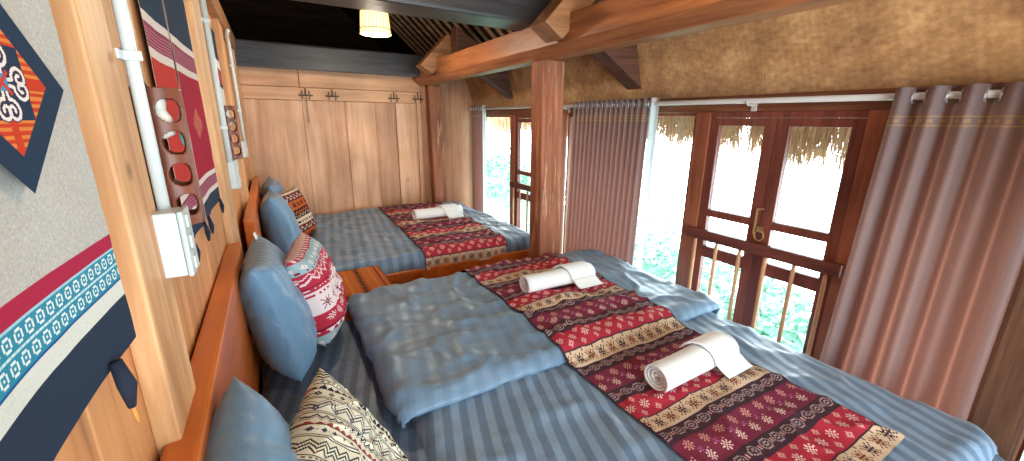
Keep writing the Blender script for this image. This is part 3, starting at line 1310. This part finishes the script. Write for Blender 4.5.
def flap_pt(u, v, r, rr):
    x = .0 + .15 * u + .06 * v
    if v < .75:                                  # from the far side over the top to the near side
        a = PI * (.12 + v / .75 * .90)
        return (x, rr * math.cos(a), r * .92 + rr * math.sin(a))
    w = (v - .75) / .25
    a = PI * 1.02
    y1, z1 = rr * math.cos(a), r * .92 + rr * math.sin(a)
    return (x + .012 * w, y1 - .045 * w, z1 * (1 - w) ** 1.3 + .005)


def tw_z(x, y):
    return max(top_z(x, y), f_up(x, y).z if y > 1.06 else -9) + .016


make_towel((1.25, .80, tw_z(1.25, .80)), .03, 'white rolled towel on near bed, closest to the viewer', .42, .052)
make_towel((1.225, 1.60, tw_z(1.225, 1.60)), -.02, 'white rolled towel on near bed, at its far edge', .42, .05)
make_towel((1.27, 3.52, f_far(1.27, 3.52).z + .018), 0.02, 'white rolled towel on the far bed by the back wall', .46, .055)


# ------------------------------------------------------------------ pillows and cushions
def pillow(name, w, h, t, mat, canvas=None, seed=0.0, n=44, sag=.05):
    """cushion standing in local XZ, thickness along local Y, base at the origin"""
    if canvas is not None:
        n = canvas.shape[0]
    b = MB()

    def half(sgn):
        def fn(u, v):
            a, c = 2 * u - 1, 2 * v - 1
            pin = .07
            X = a * (1 - pin * (1 - c * c) * abs(a) ** 3 * 1.0)
            Z = c * (1 - pin * (1 - a * a) * abs(c) ** 3 * 1.0)
            k = max(0, (1 - a ** 4) * (1 - c ** 4)) ** .55
            k *= (1 - .18 * c)                                    # fuller toward the base
            wk = (.014 * fbm(a * 1.5, c * 1.5, seed + sgn, 1.4, 3) + .007 * max(0, .2 - abs(fbm(a * 2 + c, c * 1.2 - a * .5, seed, 1.6, 2))) / .2) * k + .006 * math.sin(9 * a + 7 * c * sgn + seed) * k * abs(c * a)
            return (X * w / 2, sgn * (t / 2 * k + wk), (Z + 1) * h / 2)
        return fn
    f1, f2 = half(-1), half(1)
    n1 = sheet(b, f1, n, n)
    n2 = sheet(b, lambda u, v: f2(1 - u, v), n, n)
    wv = None
    if canvas is not None:
        c = canvas.reshape(-1, 3)
        wv = np.ones((n1 + n2, 4), dtype=np.float32)
        wv[:n1, :3] = c
        wv[n1:, :3] = c
    o = b.build(name, mat, smooth=True, weave=wv)
    bm = bmesh.new()
    bm.from_mesh(o.data)
    bmesh.ops.remove_doubles(bm, verts=bm.verts, dist=1e-5)
    bm.to_mesh(o.data)
    bm.free()
    o.data.polygons.foreach_set('use_smooth', [True] * len(o.data.polygons))
    return o


def pose(o, base, normal, up):
    """stand the cushion on base; its broad face looks along normal, its top leans along up"""
    n = Vector(normal).normalized()
    z = (Vector(up) - n * Vector(up).dot(n)).normalized()
    y = -n
    x = y.cross(z).normalized()
    o.matrix_world = Matrix(((x.x, y.x, z.x, base[0]), (x.y, y.y, z.y, base[1]), (x.z, y.z, z.z, base[2]), (0, 0, 0, 1)))


def blue_pillow(base, normal, up, label, seed, w=.60, h=.46, t=.19, care=False):
    o = pillow('pillow', w, h, t, M['blue_pillow'], None, seed)
    pose(o, base, normal, up)
    tag(o, label, 'pillow', 'blue satin pillows')
    if care:
        b = MB()
        b.box(.36 * w, .36 * w + .035, -.004, .004, h - .03, h + .02)
        b.build('care_label', M['tag'], o)
    return o


blue_pillow((-.022, .58, .46), (1, -.05, .25), (-.25, 0, 1), 'blue pillow at the near end of near bed, beside the cream zigzag cushion', 1.0)
blue_pillow((-.005, 1.78, .462), (1, .0, .22), (-.22, .05, 1), 'blue pillow against headboard behind the red snowflake cushion, near bed', 2.4, care=True)
blue_pillow((.035, 3.15, .46), (1, -.0, .17), (-.17, .06, 1), 'blue pillow on the far bed, in front of the orange patterned cushion', 3.7)
blue_pillow((.035, 3.85, .46), (1, -.0, .17), (-.2, 0, 1), 'blue pillow on far bed mostly hidden, closest to the back wall', 5.2)


def cushion(canvas, base, normal, up, label, seed, s=.42, t=.17):
    o = pillow('cushion', s, s, t, M['weave'], canvas, seed)
    pose(o, base, normal, up)
    tag(o, label, 'cushion', 'patterned cushions')
    return o


cushion(bw_canvas(188).transpose(1, 0, 2)[:, ::-1], (.12, .66, .47), (1, -.45, .5), (-.35, .1, 1), 'cream cushion with black zigzag pattern at the near end of near bed', 6.1)
cushion(fairisle_canvas(84), (.14, 1.91, .475), (1, -.2, .25), (-.19, 0, 1), 'red and white snowflake cushion leaning on a blue pillow, near bed', 7.9, .41, .19)
cushion(orange_canvas(80), (.13, 3.55, .46), (1, -.6, .3), (-.25, .1, 1), 'orange, black and cream patterned cushion on the far bed', 9.3)

# ------------------------------------------------------------------ bedside stand between the beds
ns = empty('bedside_stand', (.355, 2.355, 0))
tag(ns, 'low wooden bedside stand between the two beds, under an orange cloth', 'bedside stand')
b = MB()
b.box(-.15, .15, -.2, .2, .465, .49)
b.build('stand_top', M['lacquer'], ns, bevel=.004)
b = MB()
b.box(-.13, .13, -.18, .18, .30, .465)
b.build('drawer_box', M['lacquer'], ns, bevel=.003)
for sx in (-.12, .12):
    for sy in (-.17, .17):
        b = MB()
        b.box(sx - .018, sx + .018, sy - .018, sy + .018, 0, .3)
        b.build('stand_leg', M['lacquer'], ns, bevel=.003)
cv = np.zeros((90, 64, 3))
cv[:] = lin(186, 104, 48)
blk = lin(40, 24, 22)
for c0 in (2, 10, 52, 58):
    cv[:, c0:c0 + 2] = lin(120, 50, 30)
for r in range(0, 90, 6):
    stamp(cv, ["#########", ".#######.", "..#####..", "...###...", "....#...."], r, 28, blk)
    stamp(cv, ["###", ".#."], r + 1, 18, lin(222, 160, 90))
    stamp(cv, ["###", ".#."], r + 1, 45, lin(222, 160, 90))
b = MB()
f_ns = drape(.20, .51, 2.15, 2.56, .4945, .012, .05, 2.0)
n = sheet(b, lambda u, v: f_ns(.185 + .345 * u, 2.15 + .41 * v), 64, 90)
o = b.build('table_cloth', M['weave'], weave=weave_cols(cv, n), smooth=True)
tag(o, 'orange woven cloth with black triangles on the stand between the beds', 'cloth')


# ------------------------------------------------------------------ things on the left wall
def wall_cloth(cv, s0, s1, z0, z1, off, wav=.004, seed=0.0, low=None):
    """hanging cloth; canvas rows from bottom to top, columns along the wall"""
    rows, cols = cv.shape[:2]
    b = MB()

    def fn(u, v):
        z = z0 + (z1 - z0) * v
        if low is not None:
            z -= low(u) * (1 - v) ** 2
        return wl(s0 + (s1 - s0) * u, z, off + wav * math.sin(u * 7 + seed) * (1.1 - v) + .002 * fbm(u * 3, v * 4, seed))
    n = sheet(b, fn, cols, rows)
    return b, n


# linen banner with indigo end and a diamond patch
rows, cols = 250, 170
cv = np.zeros((rows, cols, 3))
z0b, z1b, s0b, s1b = 1.135, 1.72, .2, .63
rng = np.random.default_rng(1)
cv[:] = lin(180, 176, 170)
cv *= 1 + .06 * rng.standard_normal((rows, cols, 1))
zr = lambda z: int(round((z - z0b) / (z1b - z0b) * rows))
cv[:zr(1.194)] = lin(38, 50, 68)
cv[zr(1.194):zr(1.213)] = lin(206, 206, 198)
tl, td = lin(36, 118, 146), lin(18, 70, 110)
cv[zr(1.213):zr(1.246)] = tl
cv[zr(1.213):zr(1.216)] = lin(26, 84, 140)
cv[zr(1.246):zr(1.268)] = lin(164, 36, 66)
RING = [".###.", "#...#", "#.#.#", "#...#", ".###."]
for rr in (zr(1.2175), zr(1.2345)):
    cv[rr - 1:rr + 6] = lin(46, 130, 156)
    row_of(cv, RING, rr, 7, lin(214, 226, 224), 1)
    cv[rr + 6:rr + 7] = lin(150, 196, 206)
rr = zr(1.2300)
row_of(cv, ["##"], rr, 3, lin(190, 214, 216), 0)
b, n = wall_cloth(cv, s0b, s1b, z0b, z1b, .034, .003, 0.0)
ban = b.build('wall_banner', M['linen'], smooth=True, weave=weave_cols(cv, n))
tag(ban, 'pale linen banner with teal and indigo bands on the near left wall', 'wall hanging')
# patch
N = 150
cv = np.zeros((N, N, 3))
navy, red, org, wht = lin(34, 52, 74), lin(190, 58, 34), lin(212, 126, 60), lin(226, 216, 210)
cv[:] = navy
yy, xx = np.mgrid[0:N, 0:N] / (N - 1) * 2 - 1
inn = (np.abs(xx) < .66) & (np.abs(yy) < .66)
cv[inn] = red
cv[inn & ((np.floor((xx + yy) * 14) % 2) == 0) & (np.abs(np.abs(xx) - np.abs(yy)) > .1)] = org
cv[(np.abs(xx) + np.abs(yy) < .66)] = navy
spir = np.full((N, N), 9.0)
for q in range(4):
    ca, sa = math.cos(q * PI / 2), math.sin(q * PI / 2)
    for mir in (1, -1):
        path = []
        for k in range(110):
            a = k / 109
            th_ = -.8 * PI + a * 8.2
            rad = .15 * (1 - .8 * a)
            path.append((.30 + rad * math.cos(th_), mir * (.20 + rad * math.sin(th_))))
        x1_, y1_ = path[0]
        path += [(.05 + (x1_ - .05) * k / 19, mir * .01 + (y1_ - mir * .01) * k / 19) for k in range(20)]
        for px, py in path:
            X, Y = px * ca - py * sa, px * sa + py * ca
            spir = np.minimum(spir, np.hypot(xx - X, yy - Y))
cv[spir < .024] = wht
cv[(spir >= .024) & (spir < .04)] = lin(60, 30, 60)
ctr = (np.abs(xx) + np.abs(yy)) < .16
cv[ctr] = lin(60, 140, 180)
cv[(np.abs(xx) < .03) & (np.abs(yy) < .2)] = lin(190, 60, 50)
cv[(np.abs(yy) < .03) & (np.abs(xx) < .2)] = lin(190, 60, 50)
b = MB()
n = sheet(b, lambda u, v: wl(.478 + ((2 * u - 1) - (2 * v - 1)) * .0555, 1.425 + ((2 * u - 1) + (2 * v - 1)) * .043, .0415), N, N)
b.build('diamond_patch', M['linen'], ban, weave=weave_cols(cv, n))
b = MB()
tp = wl(.548, 1.145, .038)
b.tube([tp, tp + Vector((.004, .0, -.03)), tp + Vector((.002, .004, -.06))], [.006, .009, .004], 8)
b.tube([tp + Vector((.002, .004, -.058)), tp + Vector((.003, .008, -.085))], [.003, .002], 6, mi=1)
b.build('tassel', [M['dark_thread'], M['orange_thread']], ban, smooth=True)


# pair of red hanging runners
def red_strip(s0, s1, main, label, leaf):
    rows, cols = 260, 60
    z0, z1 = 1.10, 1.80
    cv = np.zeros((rows, cols, 3))
    cv[:] = main
    zr = lambda z: int(round((z - z0) / (z1 - z0) * rows))
    navy, wht, plum = lin(36, 52, 72), lin(214, 200, 190), lin(140, 56, 80)
    for a, c, k in ((1.10, 1.15, navy), (1.15, 1.166, wht), (1.166, 1.204, plum), (1.204, 1.222, wht),
                    (1.525, 1.548, wht), (1.548, 1.598, plum), (1.598, 1.62, wht), (1.62, 1.80, navy)):
        cv[zr(a):zr(c)] = k
    for a, c in ((1.17, 1.2), (1.553, 1.593)):
        for r in range(zr(a), zr(c), 3):
            cv[r:r + 1, ::2] = lin(200, 150, 160)
    yy, xx = np.mgrid[0:rows, 0:cols]
    zc = z0 + (yy + .5) / rows * (z1 - z0)
    u = (xx + .5) / cols
    if leaf:
        e = ((u - 1.0) / .42) ** 2 + ((zc - 1.365) / .055) ** 2
        cv[e < 1] = lin(40, 140, 140)
        cv[(e < .8) & ((np.floor(xx * .7 + yy * .5) % 3) == 0)] = lin(190, 220, 214)
    else:
        e = (np.abs(u - .55) / .22 + np.abs(zc - 1.38) / .05)
        cv[(e < 1) & ((xx + yy) % 3 == 0)] = lin(220, 150, 110)
    cv[:, :1] = cv[:, -1:] = lin(206, 176, 160)
    b, n = wall_cloth(cv, s0, s1, z0, z1, .009, .003, s0)
    o = b.build('wall_runner', M['linen'], smooth=True, weave=weave_cols(cv, n))
    tag(o, label, 'wall hanging', 'red woven wall runners')
    for s in (s0 + .03, s1 - .05):
        t = wl(s, z0 + .01, .015)
        b = MB()
        b.tube([t, t + Vector((.003, 0, -.03)), t + Vector((.002, .002, -.055))], [.003, .007, .003], 8)
        b.tube([t + Vector((.002, .002, -.053)), t + Vector((.002, .004, -.075))], [.002, .0015], 6, mi=1)
        b.build('tassel', [M['dark_thread'], M['orange_thread']], o, smooth=True)
    return o


red_strip(1.185, 1.47, lin(186, 54, 48), 'coral red woven strip on the left wall behind the near carved lamp', True)
red_strip(1.48, 1.89, lin(160, 28, 54), 'crimson woven strip on left wall, beside the coral strip', False)
b = MB()
a0, a1 = wl(1.14, 1.805, .02), wl(1.91, 1.805, .02)
b.tube([a0, a1], .013, 10)
tag(b.build('hanging_bar', M['cord'], smooth=True), 'dark bar holding the two red woven strips on left wall', 'bar')

# narrow dark textile on the far part of the left wall
rows, cols = 120, 30
cv = np.zeros((rows, cols, 3))
cv[:] = lin(40, 48, 60)
cv[70:84] = lin(150, 60, 66)
cv[84:92] = lin(206, 206, 200)
cv[40:66] = lin(200, 198, 192)
cv[20:30] = lin(140, 60, 70)
b, n = wall_cloth(cv, 2.30, 2.60, 1.22, 1.80, .03, .003, 4)
o = b.build('wall_runner', M['linen'], smooth=True, weave=weave_cols(cv, n))
tag(o, 'narrow dark and white woven strip on left wall behind the far carved lamp', 'wall hanging')


# carved bamboo wall lamps with cut-out openings
def sconce(s, z0, z1, label, r=.036):
    c = wl(s, 0, r + .008)
    lamp = empty('wall_lamp', (c.x, c.y, z0))
    tag(lamp, label, 'wall lamp', 'carved bamboo wall lamps')
    h = z1 - z0
    nu, nv = 120, 150
    b = MB()
    vs = []
    for j in range(nv + 1):
        for i in range(nu):
            a = 2 * PI * i / nu
            rr = r * (1 + .03 * math.sin(j / nv * 9))
            vs.append((rr * math.cos(a), rr * math.sin(a), h * j / nv))
    holes = [(.155, .042), (.385, .042), (.615, .042), (.845, .042)]
    fs = []
    for j in range(nv):
        for i in range(nu):
            a = 2 * PI * (i + .5) / nu
            z = (j + .5) / nv * h
            cut = False
            for hc in holes:
                for ha in (-.95, PI - .95, 1.2):
                    da = (a - ha + PI) % (2 * PI) - PI
                    if (da * r / .023) ** 2 + ((z - hc[0] * h) / (.085 * h)) ** 2 < 1:
                        cut = True
            if not cut:
                i2 = (i + 1) % nu
                fs.append((j * nu + i, j * nu + i2, (j + 1) * nu + i2, (j + 1) * nu + i))
    b.add(vs, fs)
    o = b.build('carved_tube', M['sconce'], lamp, smooth=True)
    md = o.modifiers.new('wall_thickness', 'SOLIDIFY')
    md.thickness, md.offset = .006, -1
    b = MB()
    b.lathe([(0, 0), (.011, 0), (.012, -.012), (.010, -.025), (.016, -.038), (.019, -.052), (.016, -.068), (0, -.076)], (0, 0, h - .012), 16)
    b.build('bulb', M['bulb'], lamp, smooth=True)
    b = MB()
    b.lathe([(0, .004), (r - .004, .004), (r - .004, 0), (0, 0)], (0, 0, h - .012), 24)
    b.build('cap', M['sconce'], lamp)
    b = MB()
    b.tube([(-r * .3, .01, h - .005), (-r * .6, .0, h + .03), (-r - .004, -.02, h + .075)], .0025, 6)
    b.build('power_cord', M['cord'], lamp, smooth=True)
    b = MB()
    b.box(-r - .008, -r + .002, -.012, .012, h * .35, h * .65)
    b.build('wall_bracket', M['sconce'], lamp)
    return lamp


sconce(.975, 1.205, 1.45, 'brown carved bamboo lamp with round openings above the near white switch box')
sconce(2.34, 1.215, 1.455, 'brown carved bamboo lamp farther along left wall, above the second switch box')


def switch_box(s0, s1, z0, z1, d, label, buttons=3):
    c = wl(s0, z0, 0)
    bx = empty('switch_box', c)
    bx.rotation_euler = (0, 0, -WA)
    tag(bx, label, 'switch', 'white switch boxes')
    b = MB()
    w, h = s1 - s0, z1 - z0
    b.box(0, d - .008, 0, w, 0, h)
    b.build('box_body', M['plastic'], bx, bevel=.004)
    b = MB()
    b.box(d - .0075, d, -.001, w + .001, -.001, h + .001)
    fp = b.build('face_plate', M['plastic2'], bx, bevel=.002)
    for k in range(buttons):
        b = MB()
        zc = h * (k + .5) / buttons
        b.box(d, d + .003, w * .3, w * .7, zc - h * .1, zc + h * .1)
        b.build('rocker_switch', M['plastic'], fp, bevel=.001)
    return bx


switch_box(.835, .895, 1.14, 1.25, .07, 'large white switch box under the near carved lamp')
switch_box(2.25, 2.33, 1.085, 1.215, .055, 'white switch box under the far carved lamp', 2)
switch_box(3.55, 3.66, 1.125, 1.24, .04, 'small white switch box on left wall near the back corner', 1)


def conduit(pts, r, clips, label):
    c = empty('cable_conduit', pts[0])
    o = Vector(pts[0])
    tag(c, label, 'conduit', 'white cable conduits')
    b = MB()
    b.tube([Vector(p) - o for p in pts], r, 12)
    b.build('conduit_pipe', M['plastic'], c, smooth=True)
    for s, z, off in clips:
        b = MB()
        p = wl(s, z, off) - o
        b.box(p.x - .002, p.x + .004, p.y - .035, p.y + .016, p.z - .007, p.z + .007)
        b.box(p.x + .004, p.x + .026, p.y - .014, p.y - .010, p.z - .007, p.z + .007)
        b.build('pipe_clip', M['plastic'], c, bevel=.001)
    return c


conduit([wl(.875, 1.24, .041), wl(.875, 1.5, .041), wl(.875, 1.92, .042)], .0092, [(.875, 1.49, .031)], 'white cable conduit above the large near switch box')
conduit([wl(2.20, 1.21, .036), wl(2.20, 1.5, .036), wl(2.20, 1.92, .036)], .0115, [(2.2, 1.36, .025), (2.2, 1.78, .025)], 'white cable conduit beside the far carved lamp')
conduit([wl(3.6, 1.235, .03), wl(3.6, 1.7, .03), wl(3.6, 1.86, .03), wl(3.57, 1.91, .03), wl(3.5, 1.925, .03), wl(3.3, 1.93, .05)], .0115, [(3.6, 1.45, .018), (3.6, 1.75, .018)], 'bent white cable conduit near the back corner')

# small chain latches on the back wall
for (x, lab, drop) in ((.35, 'iron chain latch on back wall rail, leftmost, with a hanging chain', True), (.58, 'iron latch on back wall rail, second from the left', False),
                       (1.17, 'iron latch on back wall rail, third from the left', False), (1.42, 'iron latch on back wall rail, beside the back post', False)):
    e = empty('door_latch', (x, YB - .014, 1.6))
    tag(e, lab, 'latch', 'iron latches on the back wall')
    for q in (-1, 1):
        b = MB()
        b.tube([(.028 * q, -.004, .05), (.03 * q, -.02, .05), (.03 * q, -.02, -.02), (.028 * q, -.004, -.02)], .005, 6)
        b.build('latch_staple', M['metal'], e)
    b = MB()
    b.tube([(-.06, -.018, .012), (.06, -.018, .012)], .006, 8)
    b.tube([(0, -.018, .012), (0, -.03, .03), (0, -.018, .075)], .005, 6)
    b.build('latch_bolt', M['metal'], e)
    if drop:
        b = MB()
        for k in range(9):
            zc = -.015 - k * .026
            ax = k % 2
            b.tube([((.007 * math.cos(a)) * (1 - ax), -.018 + .007 * math.cos(a) * ax, zc + .016 * math.sin(a)) for a in np.linspace(0, 2 * PI, 11)[:-1]], .0022, 5, closed=True)
        b.build('chain', M['metal'], e)

# ------------------------------------------------------------------ pendant lamps
def pendant(LX, LY, LZ, label, watts):
    pl = empty('pendant_lamp', (LX, LY, LZ))
    tag(pl, label, 'lamp', 'bamboo drum pendant lamps')
    b = MB()
    b.lathe([(.098, 0), (.094, .06), (.088, .135)], (0, 0, 0), 32)
    sh = b.build('lamp_shade', M['shade'], pl, smooth=True)
    md = sh.modifiers.new('shade_thickness', 'SOLIDIFY')
    md.thickness = .002
    for k, (r_, z) in enumerate(((.099, .002), (.097, .03), (.0885, .134))):
        b = MB()
        b.tube([(r_ * math.cos(a), r_ * math.sin(a), z) for a in np.linspace(0, 2 * PI, 33)[:-1]], .0028, 6, closed=True)
        b.build('shade_hoop', M['lampwood'], sh, smooth=True)
    b = MB()
    for k in range(26):
        a = 2 * PI * k / 26
        b.tube([(.0995 * math.cos(a), .0995 * math.sin(a), 0), (.0895 * math.cos(a), .0895 * math.sin(a), .135)], .0016, 5)
    b.build('shade_slats', M['lampwood'], sh)
    b = MB()
    b.lathe([(0, 0), (.02, .008), (.03, .03), (.02, .055), (.012, .07), (0, .075)], (0, 0, .05), 16)
    b.build('bulb', M['bulb_lit'], pl, smooth=True)
    b = MB()
    zt = roof_z(LX) - LZ
    b.tube([(0, 0, .12), (0, 0, .5), (0, 0, zt + .01)], .004, 6)
    b.tube([(-.088, 0, .134), (.088, 0, .134)], .002, 5)
    b.build('hanging_cord', M['cord'], pl)

    ld = bpy.data.lights.new('lamp_glow', 'POINT')
    ld.energy, ld.color, ld.shadow_soft_size = watts, (1.0, 0.85, 0.66), .05
    lo = bpy.data.objects.new('lamp_glow', ld)
    col.objects.link(lo)
    lo.parent, lo.location = pl, (0, 0, -.06)
    return pl


pendant(.70, 3.0, 1.945, 'small lit bamboo drum pendant lamp under the dark roof', 14)
pendant(.95, .55, 2.35, 'added out-of-view pendant lamp above the near bed, for warm light from above', 15)  # unseen second pendant, added to throw warm light on the bed tops
